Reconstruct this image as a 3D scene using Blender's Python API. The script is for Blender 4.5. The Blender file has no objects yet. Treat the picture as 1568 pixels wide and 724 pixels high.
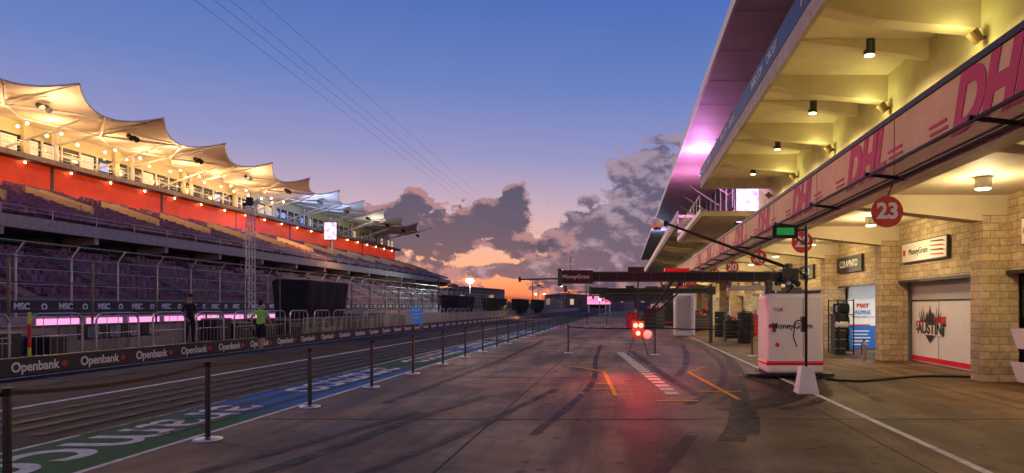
import bpy, bmesh, math, random
from mathutils import Vector, Matrix
random.seed(7)
S=bpy.context.scene
S.view_settings.view_transform='Standard'; S.view_settings.look='None'; S.view_settings.exposure=0

# ------------------------------------------------------------ materials
def M(name,col,rough=.6,metal=0,emis=None,es=0,ns=None,na=.3,bump=0,ns2=None,alpha=None,coat=0,spec=None):
    m=bpy.data.materials.new(name); m.use_nodes=True
    nt=m.node_tree; b=nt.nodes['Principled BSDF']; L=nt.links
    b.inputs['Base Color'].default_value=(*col,1); b.inputs['Roughness'].default_value=rough
    b.inputs['Metallic'].default_value=metal
    if spec is not None: b.inputs['Specular IOR Level'].default_value=spec
    if coat: b.inputs['Coat Weight'].default_value=coat
    if emis: b.inputs['Emission Color'].default_value=(*emis,1); b.inputs['Emission Strength'].default_value=es
    if ns:
        tc=nt.nodes.new('ShaderNodeTexCoord'); n=nt.nodes.new('ShaderNodeTexNoise')
        n.inputs['Scale'].default_value=ns; n.inputs['Detail'].default_value=5; n.inputs['Roughness'].default_value=.65
        L.new(tc.outputs['Object'],n.inputs['Vector'])
        r=nt.nodes.new('ShaderNodeValToRGB'); r.color_ramp.elements[0].position=.32; r.color_ramp.elements[1].position=.7
        r.color_ramp.elements[0].color=(*[c*(1-na) for c in col],1); r.color_ramp.elements[1].color=(*[min(1,c*(1+na*.6)) for c in col],1)
        L.new(n.outputs['Fac'],r.inputs['Fac']); out=r.outputs['Color']
        if ns2:
            n2=nt.nodes.new('ShaderNodeTexNoise'); n2.inputs['Scale'].default_value=ns2; n2.inputs['Detail'].default_value=5
            L.new(tc.outputs['Object'],n2.inputs['Vector'])
            r2=nt.nodes.new('ShaderNodeValToRGB'); r2.color_ramp.elements[0].position=.38; r2.color_ramp.elements[1].position=.62
            r2.color_ramp.elements[0].color=(.5,.47,.44,1); r2.color_ramp.elements[1].color=(1.15,1.12,1.1,1)
            L.new(n2.outputs['Fac'],r2.inputs['Fac'])
            mx=nt.nodes.new('ShaderNodeMix'); mx.data_type='RGBA'; mx.blend_type='MULTIPLY'; mx.inputs[0].default_value=1
            L.new(out,mx.inputs[6]); L.new(r2.outputs['Color'],mx.inputs[7]); out=mx.outputs[2]
        L.new(out,b.inputs['Base Color'])
        if bump:
            bp=nt.nodes.new('ShaderNodeBump'); bp.inputs['Strength'].default_value=bump; bp.inputs['Distance'].default_value=.02
            L.new(n.outputs['Fac'],bp.inputs['Height']); L.new(bp.outputs['Normal'],b.inputs['Normal'])
    if alpha is not None: b.inputs['Alpha'].default_value=alpha
    return m

def padmat():
    """concrete apron: slab to slab tone changes, blotches, oil drips, fine grain"""
    m=bpy.data.materials.new('concrete_pad'); m.use_nodes=True; nt=m.node_tree; L=nt.links; b=nt.nodes['Principled BSDF']
    tc=nt.nodes.new('ShaderNodeTexCoord'); O=tc.outputs['Object']
    def noise(sc,det=6,ro=.6,vec=O):
        n=nt.nodes.new('ShaderNodeTexNoise'); n.noise_dimensions='2D'; n.inputs['Scale'].default_value=sc; n.inputs['Detail'].default_value=det; n.inputs['Roughness'].default_value=ro; L.new(vec,n.inputs['Vector']); return n.outputs['Fac']
    def rampc(f,p0,c0,p1,c1):
        r=nt.nodes.new('ShaderNodeValToRGB'); r.color_ramp.elements[0].position=p0; r.color_ramp.elements[0].color=(*c0,1); r.color_ramp.elements[1].position=p1; r.color_ramp.elements[1].color=(*c1,1); L.new(f,r.inputs[0]); return r.outputs[0]
    def mul(a,c):
        x=nt.nodes.new('ShaderNodeMix'); x.data_type='RGBA'; x.blend_type='MULTIPLY'; x.inputs[0].default_value=1; L.new(a,x.inputs[6]); L.new(c,x.inputs[7]); return x.outputs[2]
    base=rampc(noise(.6,8,.7),.33,(.175,.108,.055),.7,(.39,.26,.145))
    mp=nt.nodes.new('ShaderNodeMapping'); mp.inputs['Scale'].default_value=(1,.12,1); L.new(O,mp.inputs[0])
    streak=rampc(noise(1.3,6,.65,mp.outputs[0]),.38,(.45,.43,.41),.56,(1,1,1))
    blot=rampc(noise(.16,4),.40,(.55,.53,.5),.60,(1.15,1.12,1.1))
    br=nt.nodes.new('ShaderNodeTexBrick'); br.offset=.0; br.inputs['Scale'].default_value=1; br.inputs['Brick Width'].default_value=5.15; br.inputs['Row Height'].default_value=6.1; br.inputs['Mortar Size'].default_value=0; br.inputs['Color1'].default_value=(.84,.83,.82,1); br.inputs['Color2'].default_value=(1.1,1.08,1.05,1)
    mp2=nt.nodes.new('ShaderNodeMapping'); mp2.inputs['Location'].default_value=(1.95,-4.2,0); L.new(O,mp2.inputs[0]); L.new(mp2.outputs[0],br.inputs['Vector'])
    v=nt.nodes.new('ShaderNodeTexVoronoi'); v.voronoi_dimensions='2D'; v.inputs['Scale'].default_value=1.1; L.new(O,v.inputs['Vector'])
    spots=rampc(v.outputs['Distance'],.03,(.35,.33,.32),.09,(1,1,1))
    grain=rampc(noise(35,3),.3,(.78,.78,.78),.7,(1.14,1.14,1.14))
    c=mul(mul(mul(mul(mul(base,streak),blot),spots),grain),br.outputs['Color']); L.new(c,b.inputs['Base Color'])
    r=nt.nodes.new('ShaderNodeMapRange'); r.inputs[3].default_value=.45; r.inputs[4].default_value=.8; L.new(noise(.9,3),r.inputs[0]); L.new(r.outputs[0],b.inputs['Roughness'])
    b.inputs['Specular IOR Level'].default_value=.25
    bp=nt.nodes.new('ShaderNodeBump'); bp.inputs['Strength'].default_value=.3; bp.inputs['Distance'].default_value=.01; L.new(noise(22,4),bp.inputs['Height']); L.new(bp.outputs[0],b.inputs['Normal'])
    return m

def brickmat(name,c1,c2,mort,sc=1.0,bw=.42,rh=.17):
    m=bpy.data.materials.new(name); m.use_nodes=True; nt=m.node_tree; L=nt.links; b=nt.nodes['Principled BSDF']
    tc=nt.nodes.new('ShaderNodeTexCoord'); sp=nt.nodes.new('ShaderNodeSeparateXYZ'); L.new(tc.outputs['Object'],sp.inputs[0])
    ad=nt.nodes.new('ShaderNodeMath'); L.new(sp.outputs[0],ad.inputs[0]); L.new(sp.outputs[1],ad.inputs[1])
    cb=nt.nodes.new('ShaderNodeCombineXYZ'); L.new(ad.outputs[0],cb.inputs[0]); L.new(sp.outputs[2],cb.inputs[1])
    br=nt.nodes.new('ShaderNodeTexBrick'); br.inputs['Scale'].default_value=sc; br.inputs['Brick Width'].default_value=bw; br.inputs['Row Height'].default_value=rh
    br.inputs['Mortar Size'].default_value=.008; br.inputs['Color1'].default_value=(*c1,1); br.inputs['Color2'].default_value=(*c2,1); br.inputs['Mortar'].default_value=(*mort,1)
    L.new(cb.outputs[0],br.inputs['Vector'])
    n=nt.nodes.new('ShaderNodeTexNoise'); n.inputs['Scale'].default_value=11; n.inputs['Detail'].default_value=5; L.new(tc.outputs['Object'],n.inputs['Vector'])
    mx=nt.nodes.new('ShaderNodeMix'); mx.data_type='RGBA'; mx.blend_type='OVERLAY'; mx.inputs[0].default_value=.5
    L.new(br.outputs['Color'],mx.inputs[6]); L.new(n.outputs['Fac'],mx.inputs[7]); L.new(mx.outputs[2],b.inputs['Base Color'])
    bp=nt.nodes.new('ShaderNodeBump'); bp.inputs['Strength'].default_value=.6; bp.inputs['Distance'].default_value=.025
    sb=nt.nodes.new('ShaderNodeMath'); sb.operation='SUBTRACT'; L.new(n.outputs['Fac'],sb.inputs[0]); L.new(br.outputs['Fac'],sb.inputs[1]); L.new(sb.outputs[0],bp.inputs['Height'])
    L.new(bp.outputs['Normal'],b.inputs['Normal']); b.inputs['Roughness'].default_value=.85
    return m

def netmat(name,col,cell,fill,axes=(1,2)):
    m=bpy.data.materials.new(name); m.use_nodes=True; nt=m.node_tree; L=nt.links; b=nt.nodes['Principled BSDF']
    b.inputs['Base Color'].default_value=(*col,1); b.inputs['Roughness'].default_value=.5; b.inputs['Metallic'].default_value=.3
    tc=nt.nodes.new('ShaderNodeTexCoord'); sp=nt.nodes.new('ShaderNodeSeparateXYZ'); L.new(tc.outputs['Object'],sp.inputs[0])
    outs=[]
    for a in axes:
        d=nt.nodes.new('ShaderNodeMath'); d.operation='DIVIDE'; d.inputs[1].default_value=cell; L.new(sp.outputs[a],d.inputs[0])
        f=nt.nodes.new('ShaderNodeMath'); f.operation='FRACT'; L.new(d.outputs[0],f.inputs[0])
        c=nt.nodes.new('ShaderNodeMath'); c.operation='LESS_THAN'; c.inputs[1].default_value=fill; L.new(f.outputs[0],c.inputs[0]); outs.append(c)
    mx=nt.nodes.new('ShaderNodeMath'); mx.operation='MAXIMUM'; L.new(outs[0].outputs[0],mx.inputs[0]); L.new(outs[1].outputs[0],mx.inputs[1])
    L.new(mx.outputs[0],b.inputs['Alpha'])
    return m
def screenmat(name,strength,sc):
    m=bpy.data.materials.new(name); m.use_nodes=True; nt=m.node_tree; L=nt.links; b=nt.nodes['Principled BSDF']
    tc=nt.nodes.new('ShaderNodeTexCoord'); n=nt.nodes.new('ShaderNodeTexNoise'); n.inputs['Scale'].default_value=sc; n.inputs['Detail'].default_value=3; L.new(tc.outputs['Object'],n.inputs['Vector'])
    r=nt.nodes.new('ShaderNodeValToRGB'); e=r.color_ramp.elements; e[0].position=.35; e[0].color=(.75,.22,.55,1); e[1].position=.62; e[1].color=(1,.9,1,1); q=e.new(.48); q.color=(.9,.6,.95,1)
    L.new(n.outputs['Fac'],r.inputs[0]); L.new(r.outputs[0],b.inputs['Emission Color']); b.inputs['Emission Strength'].default_value=strength; b.inputs['Base Color'].default_value=(.05,.05,.05,1)
    return m

concrete_pad=padmat()
asphalt=M('asphalt',(.042,.032,.036),.85,ns=26,na=.65,bump=.8,ns2=.25,spec=.25)
grass=M('grass',(.04,.05,.02),.9,ns=.4)
white_paint=M('white_road_paint',(.72,.68,.64),.75,ns=5,na=.4,spec=.2)
yellow_paint=M('yellow_road_paint',(.9,.42,.04),.7,ns=7,na=.35,spec=.2)
joint=M('joint_sealant',(.035,.025,.02),.8)
conc=M('concrete',(.42,.36,.33),.8,ns=2.5,na=.25,bump=.15)
concdark=M('concrete_weathered',(.17,.135,.145),.85,ns=2,na=.3)
cream=M('cream_render',(.62,.55,.33),.75,ns=1.2,na=.14,bump=.05)
soffit=M('painted_soffit',(.62,.53,.38),.7,ns=1,na=.12)
roofsoffit=M('roof_soffit_panels',(.70,.50,.46),.6,ns=.6,na=.12)
stone=brickmat('limestone_blocks',(.58,.46,.28),(.40,.31,.19),(.2,.16,.1))
black=M('black_metal',(.012,.012,.014),.45,metal=.3)
blackpl=M('black_plastic',(.02,.02,.022),.5,ns=6,na=.3)
blackcloth=M('black_tarpaulin',(.010,.010,.012),.8,ns=3,na=.5,bump=.3)
steel=M('brushed_steel',(.5,.5,.5),.28,metal=1)
darksteel=M('dark_steel',(.09,.09,.1),.35,metal=.9)
galv=M('galvanised_steel',(.45,.44,.44),.4,metal=.8)
white=M('white_panel',(.85,.82,.80),.35,ns=1.5,na=.06,coat=.3)
whitesteel=M('white_painted_steel',(.7,.66,.6),.5)
red=M('red_paint',(.75,.010,.03),.4)
redsign=M('red_sign',(.62,.01,.02),.5)
orangewall=M('orange_glow_banner',(.85,.06,.008),.6,ns=.25,na=.5,emis=(1,.055,.004),es=.30)  # emission added to the orange colour, stands in for lamp light on the wall
fabric=M('tensile_fabric',(.80,.69,.55),.7,ns=.35,na=.12)
seatm=M('stadium_seat_plastic',(.26,.085,.14),.5,ns=1.5,na=.5)
tierm=M('tier_concrete',(.10,.055,.07),.85,ns=2)
beige=M('aisle_parapet',(.55,.40,.22),.8)
glassd=M('dark_window_glass',(.02,.03,.035),.12)
navy=M('navy_banner',(.03,.035,.08),.4)
dhl=M('courier_banner_cloth',(.85,.50,.25),.65,ns=.9,na=.2)
dhlred=M('courier_banner_letter',(.60,.012,.09),.6)
blue=M('blue_sign_board',(.03,.16,.55),.5,emis=(.1,.3,.9),es=.15)
bluebd=M('blue_poster',(.02,.15,.55),.5)
bluescr=M('blue_monitor',(.02,.05,.2),.4,emis=(.1,.35,1),es=1.2)
greensg=M('green_sign',(.02,.45,.10),.5,emis=(.05,.9,.2),es=.12)
tyre=M('tyre_rubber',(.015,.015,.015),.7)
lampW=M('warm_lamp_lens',(1,1,1),.4,emis=(1,.80,.42),es=10)
lampO=M('warm_floodlight_lens',(1,1,1),.4,emis=(1,.72,.36),es=30)
lampFar=M('white_floodlight_lens',(1,1,1),.4,emis=(.8,1,.9),es=60)
lampR=M('red_signal_lens',(1,.1,.05),.4,emis=(1,.05,.03),es=22)
lampP=M('pink_led_board',(.5,.3,.5),.4,emis=(1.0,.33,.66),es=1.25)
screenm=screenmat('led_screen',1.5,1.6)
garlight=M('garage_interior_wall',(.75,.78,.8),.6)
doorgrey=M('door_grey',(.42,.40,.38),.5)
catnet=netmat('catwalk_grating',(.03,.025,.02),.05,.30,(0,1))
debnet=netmat('debris_netting',(.18,.10,.16),.16,.12,(1,2))
wood=M('brown_housing',(.2,.12,.05),.5)
skin=M('skin',(.48,.28,.2),.6); hair=M('dark_hair',(.02,.015,.01),.8)
neon=M('neon_green_shirt',(.42,.98,.12),.8,ns=6,na=.2,bump=.3)
cloth=M('black_clothing',(.02,.02,.025),.9,ns=6,bump=.3); shoe=M('shoes',(.03,.03,.03),.6)
lettW=M('white_lettering',(.85,.85,.85),.5); lettK=M('black_lettering',(.02,.02,.02),.5); lettR=M('red_lettering',(.65,.02,.02),.5)
tubeL=M('garage_tube_lamp',(1,1,1),.4,emis=(1,.97,.9),es=6)

def stripmat():
    m=bpy.data.materials.new('green_blue_painted_strip'); m.use_nodes=True; nt=m.node_tree; L=nt.links; b=nt.nodes['Principled BSDF']
    tc=nt.nodes.new('ShaderNodeTexCoord'); sp=nt.nodes.new('ShaderNodeSeparateXYZ'); L.new(tc.outputs['Object'],sp.inputs[0])
    a=nt.nodes.new('ShaderNodeMath'); a.operation='SUBTRACT'; a.inputs[1].default_value=11.2; L.new(sp.outputs[1],a.inputs[0])
    s=nt.nodes.new('ShaderNodeMath'); s.operation='MULTIPLY'; s.inputs[1].default_value=2*math.pi/14.4; L.new(a.outputs[0],s.inputs[0])
    q=nt.nodes.new('ShaderNodeMath'); q.operation='SINE'; L.new(s.outputs[0],q.inputs[0])
    r=nt.nodes.new('ShaderNodeMapRange'); r.inputs[1].default_value=-.45; r.inputs[2].default_value=.45; L.new(q.outputs[0],r.inputs[0])
    mx=nt.nodes.new('ShaderNodeMix'); mx.data_type='RGBA'; mx.inputs[6].default_value=(.006,.11,.035,1); mx.inputs[7].default_value=(.008,.13,.38,1)
    L.new(r.outputs[0],mx.inputs[0])
    n=nt.nodes.new('ShaderNodeTexNoise'); n.inputs['Scale'].default_value=6; n.inputs['Detail'].default_value=6; L.new(tc.outputs['Object'],n.inputs['Vector'])
    m2=nt.nodes.new('ShaderNodeMix'); m2.data_type='RGBA'; m2.blend_type='OVERLAY'; m2.inputs[0].default_value=.6; L.new(mx.outputs[2],m2.inputs[6]); L.new(n.outputs['Fac'],m2.inputs[7])
    L.new(m2.outputs[2],b.inputs['Base Color']); b.inputs['Roughness'].default_value=.85; b.inputs['Specular IOR Level'].default_value=.15
    return m
strip=stripmat()
def skidmat():
    m=bpy.data.materials.new('tyre_rubber_mark'); m.use_nodes=True; nt=m.node_tree; L=nt.links; b=nt.nodes['Principled BSDF']
    b.inputs['Base Color'].default_value=(.016,.011,.008,1); b.inputs['Roughness'].default_value=.6; b.inputs['Specular IOR Level'].default_value=.3
    tc=nt.nodes.new('ShaderNodeTexCoord'); n=nt.nodes.new('ShaderNodeTexNoise'); n.inputs['Scale'].default_value=2.2; n.inputs['Detail'].default_value=7
    L.new(tc.outputs['Object'],n.inputs['Vector']); r=nt.nodes.new('ShaderNodeMapRange'); r.inputs[1].default_value=.22; r.inputs[2].default_value=.66; r.inputs[4].default_value=.92
    L.new(n.outputs['Fac'],r.inputs[0])
    L.new(r.outputs[0],b.inputs['Alpha']); return m
skid=skidmat()

# ------------------------------------------------------------ mesh builder
class MB:
    def __init__(s): s.v=[];s.f=[];s.m=[];s.mats=[]
    def mi(s,mat):
        if mat not in s.mats: s.mats.append(mat)
        return s.mats.index(mat)
    def add(s,vs,fs,mat):
        o=len(s.v); s.v+=[tuple(v) for v in vs]; k=s.mi(mat)
        for f in fs: s.f.append(tuple(o+i for i in f)); s.m.append(k)
    def box(s,x0,x1,y0,y1,z0,z1,mat):
        s.add([(x0,y0,z0),(x1,y0,z0),(x1,y1,z0),(x0,y1,z0),(x0,y0,z1),(x1,y0,z1),(x1,y1,z1),(x0,y1,z1)],
              [(0,3,2,1),(4,5,6,7),(0,1,5,4),(1,2,6,5),(2,3,7,6),(3,0,4,7)],mat)
    def quad(s,pts,mat): s.add(pts,[tuple(range(len(pts)))],mat)
    def prism(s,poly,ax,c0,c1,mat):
        n=len(poly)
        def P(a,b,c):
            return (c,a,b) if ax=='x' else ((a,c,b) if ax=='y' else (a,b,c))
        vs=[P(a,b,c0) for a,b in poly]+[P(a,b,c1) for a,b in poly]
        fs=[tuple(range(n))[::-1],tuple(range(n,2*n))]+[(i,(i+1)%n,n+(i+1)%n,n+i) for i in range(n)]
        s.add(vs,fs,mat)
    def tube(s,p,q,r,mat,n=8,r2=None):
        p=Vector(p);q=Vector(q);d=(q-p)
        if d.length<1e-6:return
        d.normalize(); a=d.orthogonal().normalized(); b=d.cross(a); r2=r if r2 is None else r2
        vs=[p+(a*math.cos(t)+b*math.sin(t))*r for t in [2*math.pi*i/n for i in range(n)]]+[q+(a*math.cos(t)+b*math.sin(t))*r2 for t in [2*math.pi*i/n for i in range(n)]]
        s.add(vs,[(i,(i+1)%n,n+(i+1)%n,n+i) for i in range(n)]+[tuple(range(n))[::-1],tuple(range(n,2*n))],mat)
    def path(s,pts,r,mat,n=6):
        for a,b in zip(pts[:-1],pts[1:]): s.tube(a,b,r,mat,n)
    def ball(s,c,r,mat,sx=1,sy=1,sz=1,nu=14,nv=9):
        vs=[];fs=[]
        for j in range(nv+1):
            t=math.pi*j/nv
            for i in range(nu):
                p=2*math.pi*i/nu; vs.append((c[0]+r*sx*math.sin(t)*math.cos(p),c[1]+r*sy*math.sin(t)*math.sin(p),c[2]+r*sz*math.cos(t)))
        for j in range(nv):
            for i in range(nu): fs.append((j*nu+i,(j+1)*nu+i,(j+1)*nu+(i+1)%nu,j*nu+(i+1)%nu))
        s.add(vs,fs,mat)
    def done(s,name,bevel=0,smooth=False,parent=None,clean=False):
        me=bpy.data.meshes.new(name); me.from_pydata(s.v,[],s.f); 
        for m in s.mats: me.materials.append(m)
        me.polygons.foreach_set('material_index',s.m)
        if smooth: me.polygons.foreach_set('use_smooth',[True]*len(s.f))
        me.update()
        if clean:
            bm=bmesh.new(); bm.from_mesh(me); bmesh.ops.remove_doubles(bm,verts=bm.verts,dist=1e-4); bmesh.ops.recalc_face_normals(bm,faces=bm.faces); bm.to_mesh(me); bm.free()
        o=bpy.data.objects.new(name,me); S.collection.objects.link(o)
        if bevel:
            b=o.modifiers.new('bevel','BEVEL'); b.width=bevel; b.segments=3; b.limit_method='ANGLE'
        if parent: o.parent=parent
        return o
def text(body,loc,d,u,size,mat,parent,name='lettering',bold=0,shear=0,ext=.004,align='CENTER'):
    c=bpy.data.curves.new(name,'FONT'); c.body=body; c.size=size; c.align_x=align; c.align_y='CENTER'; c.extrude=ext; c.offset=bold; c.shear=shear
    c.materials.append(mat); o=bpy.data.objects.new(name,c); S.collection.objects.link(o)
    d=Vector(d).normalized();u=Vector(u).normalized();n=d.cross(u)
    o.matrix_world=Matrix((( d.x,u.x,n.x,loc[0]),(d.y,u.y,n.y,loc[1]),(d.z,u.z,n.z,loc[2]),(0,0,0,1)))
    if parent: o.parent=parent
    return o
def lamp(kind,loc,energy,col,name,parent=None,size=.15,spot=None,aim=None,sx=None,sy=None,blend=.6):
    l=bpy.data.lights.new(name,kind); l.energy=energy; l.color=col
    if kind=='AREA':
        l.shape='RECTANGLE'; l.size=sx; l.size_y=sy
    else: l.shadow_soft_size=size
    if kind=='SPOT': l.spot_size=math.radians(spot); l.spot_blend=blend
    o=bpy.data.objects.new(name,l); S.collection.objects.link(o); o.location=loc
    if aim is not None: o.rotation_euler=Vector(aim).to_track_quat('-Z','Y').to_euler()
    if parent: o.parent=parent
    return o

# ------------------------------------------------------------ ground
g=MB(); g.quad([(-3000,-300,-.02),(3000,-300,-.02),(3000,5000,-.02),(-3000,5000,-.02)],grass); g.done('ground')
g=MB(); g.quad([(-33,-30,-.012),(-5.5,-30,-.012),(-5.5,420,-.012),(-33,420,-.012)],asphalt); g.done('pit_lane_and_race_track_road')
g=MB(); g.quad([(-5.55,-30,-.004),(16,-30,-.004),(16,230,-.004),(-5.55,230,-.004)],concrete_pad); g.done('concrete_pit_apron_pavement')
g=MB()
for x in (-1.95,3.2,6.6): g.box(x-.012,x+.012,-5,160,-.003,0,joint)
for i in range(26): 
    y=4.2+i*6.1; g.box(-5.5,8.8,y-.010,y+.010,-.002,.001,joint)
g.done('pavement_joints')
g=MB(); g.quad([(-7.15,-4,0),(-5.62,-4,0),(-5.62,60,0),(-7.15,60,0)],strip)
g.box(-7.22,-7.15,-4,60,-.002,.002,white_paint); g.box(-5.62,-5.54,-4,60,-.002,.002,white_paint)
st=g.done('painted_sponsor_strip')
for k,(yc,sz) in enumerate([(1.9,1.75),(9.1,1.75),(16.2,1.75),(23.4,1.75),(30.6,1.75),(37.8,1.75),(45,1.75)]):
    text('aramco',(-6.36,yc,.004),(0,-1,0),(1,0,0),sz,white_paint,st,bold=.012,ext=.001)
g=MB(); g.box(-10.25,-10.12,-20,220,-.01,-.004,white_paint); g.box(3.67,3.77,-10,150,-.002,.003,white_paint)
g.box(-14.55,-14.45,-20,220,-.01,-.004,white_paint); g.box(-30.5,-30.35,-20,400,-.01,-.004,white_paint)
def line(p,q,w,mat,z=.002):
    p=Vector((*p,0));q=Vector((*q,0));d=(q-p).normalized();n=Vector((-d.y,d.x,0))*w/2
    g.quad([(a.x,a.y,z) for a in (p-n,q-n,q+n,p+n)],mat)
a=Vector((-.12,25));b=Vector((.98,12.9)); n=19
for i in range(n):
    p=a.lerp(b,i/n);q=a.lerp(b,(i+.66)/n); line(p,q,.28,white_paint,.010)
for p,q in [((-.5,17.6),(-.15,12.9)),((-1.6,19.5),(-.5,17.7)),((1.65,17.7),(2.1,12.4)),((1.68,17.6),(2.3,19.2)),((-.62,14),(-.05,14)),((1.5,13.6),(2.35,13.6)),((.6,12.25),(1.35,12.25)),((-.62,14.9),(-.35,14.9)),((1.7,15.5),(2.1,15.5))]:
    line(p,q,.09,yellow_paint,.011)
g.done('painted_road_markings')
g=MB()
def cat(P,n=8):
    P=[P[0]]+P+[P[-1]]; out=[]
    for i in range(1,len(P)-2):
        for k in range(n):
            t=k/n; p0,p1,p2,p3=[Vector(p) for p in P[i-1:i+3]]
            out.append(.5*((2*p1)+(-p0+p2)*t+(2*p0-5*p1+4*p2-p3)*t*t+(-p0+3*p1-3*p2+p3)*t*t*t))
    out.append(Vector(P[-1])); return out
zz=[.0015]
def mark(P,w):
    pts=cat(P); zz[0]+=.00025
    L=[];
    for i,p in enumerate(pts):
        d=(pts[min(i+1,len(pts)-1)]-pts[max(i-1,0)]).normalized(); nn=Vector((-d.y,d.x))*w/2
        L.append(((p.x-nn.x,p.y-nn.y,zz[0]),(p.x+nn.x,p.y+nn.y,zz[0])))
    for a,b in zip(L[:-1],L[1:]): g.quad([a[0],b[0],b[1],a[1]],skid)
for off in (0,.42):
    mark([(3.2+off,27),(2.95+off,21),(2.5+off,17),(1.9+off,14),(1.1+off,11.8)],.18)
mark([(4.3,17.8),(3.9,14.6),(3.1,12.6),(2.3,11.6),(1.6,11.2)],.40); mark([(4.1,19),(3.55,15),(2.9,13),(2.1,11.9)],.32)
mark([(4.5,16.5),(4.1,13.8),(3.4,12.1),(2.6,11.2)],.24)
mark([(2.5,15),(1.8,10.5),(1.35,8.6)],.36); mark([(2.3,14),(1.9,10.5),(1.6,9)],.36); mark([(-2.6,13),(-3.2,10.2),(-3.5,8),(-3.9,6.2)],.22); mark([(-3.3,11),(-3.9,8.6),(-4.4,6.8)],.18)
mark([(-1.4,14),(-2.2,9),(-2.9,6)],.16); mark([(.9,9),(.2,6.5),(-.8,4.5)],.18)
mark([(.3,26),(.9,18),(1.4,13)],.22); mark([(-1,30),(-.9,22),(-.7,15),(-1.2,9)],.14)
mark([(5.2,26),(5.0,18),(4.6,12)],.2); mark([(-4,34),(-3.9,22),(-4.2,12)],.2)
mark([(2.6,30),(2.2,24),(1.7,19),(1.3,16.5)],.2); mark([(3.4,22),(3.0,19),(2.9,16.5),(3.3,14.2)],.22)
for k in range(7):
    x=-9.4+.55*k; mark([(x,60),(x+.2,30),(x,9)],.2)
g.done('tyre_skid_marks')

# ------------------------------------------------------------ pit building
Y0,Y1=-12,165
b=MB()
NB=25
for i in range(-4,NB):
    y=15.3+6*i
    b.box(8.05,8.86,y,y+.55,0,3.75,stone)
    b.prism([(5.35,3.92),(8.9,3.52),(8.9,4.2),(5.35,4.2)],'y',y+.02,y+.5,soffit)
    b.box(8.6,8.86,y+.552,y+5.998,2.5,4.2,stone)
    b.box(8.56,8.6,y+.56,y+5.99,2.42,2.5,darksteel)
b.box(5.05,13,Y0,Y1,4.2,4.5,soffit)
b.box(5.05,5.35,Y0,Y1,3.92,4.198,soffit)
b.box(13,13.3,Y0,Y1,0,13,cream)
b.box(8.9,9.15,Y0,Y1,4.5,9.5,cream)
for i in range(24):
    y=12.4+6*i
    b.box(8.86,8.9,y,y+2.4,4.6,7.4,glassd)
def balcony(ya,yb):
    b.box(4.85,9,ya,yb,9.5,9.75,soffit)
    b.box(4.72,4.85,ya,yb,8.9,9.42,conc)
    b.box(4.70,4.83,ya,yb,9.42,10.1,navy)
    b.box(4.85,8.9,yb-.3,yb-.002,8.9,9.5,conc)
    y=17
    while y<yb-2:
        if y>ya: b.prism([(4.86,9.18),(6.3,8.86),(8.9,8.62),(8.9,9.5),(4.86,9.5)],'y',y,y+.5,soffit)
        y+=6
    for yy in (17+6*k for k in range(-4,24)):
        if ya<yy+3<yb-1:
            b.prism([(4.86,9.48),(8.9,8.95),(8.9,9.5)],'y',yy+2.9,yy+3.2,soffit)
balcony(Y0,41.8); balcony(60,Y1)
b.box(8.9,9.15,Y0,Y1,9.75,13,glassd)
for i in range(50): b.box(8.84,8.9,-11+3.5*i,-10.85+3.5*i,9.75,13,whitesteel)
b.prism([(4.2,12.95),(4.2,13.3),(13.5,14.1),(13.5,13.0)],'y',Y0,Y1,roofsoffit)
b.box(4.1,4.2,Y0,Y1,12.9,13.36,whitesteel)
for i in range(30): b.tube((6.2,-8+6*i,12.98),(8.9,-8+6*i,11.2),.07,whitesteel)
for i in range(44): b.box(4.25,9,-10+4*i,-9.985+4*i,12.94,12.95,doorgrey)
b.prism([(4.75,8.4),(8.9,9.6),(8.9,8.5),(4.75,8.2)],'y',60,60.4,whitesteel)
b.box(4.7,4.8,42,60,7.4,7.7,whitesteel); b.box(4.8,9,42.2,59.8,7.3,7.6,soffit)
for i in range(10): b.tube((4.75,42.5+1.9*i,7.7),(4.75,42.5+1.9*i,8.6),.03,galv)
b.tube((4.75,42.5,8.6),(4.75,59.6,8.6),.03,galv); 
b.box(5.0,5.045,Y0,Y1,4.12,5.15,dhl); b.box(4.97,5.06,Y0,Y1,5.16,5.26,black)
for i in range(30): b.box(4.994,5.0,-10+5.05*i+2.4,-10+5.05*i+2.42,4.13,5.14,joint)
b.quad([(4.42,Y0,4.06),(4.99,Y0,4.06),(4.99,Y1,4.06),(4.42,Y1,4.06)],catnet)
b.tube((4.42,Y0,4.06),(4.42,Y1,4.06),.03,black); b.tube((4.99,Y0,4.02),(4.99,Y1,4.02),.035,black)
for i in range(-2,40): b.tube((4.36,8.63+3.7*i,4.09),(5.1,8.63+3.7*i,4.0),.035,black)
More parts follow.
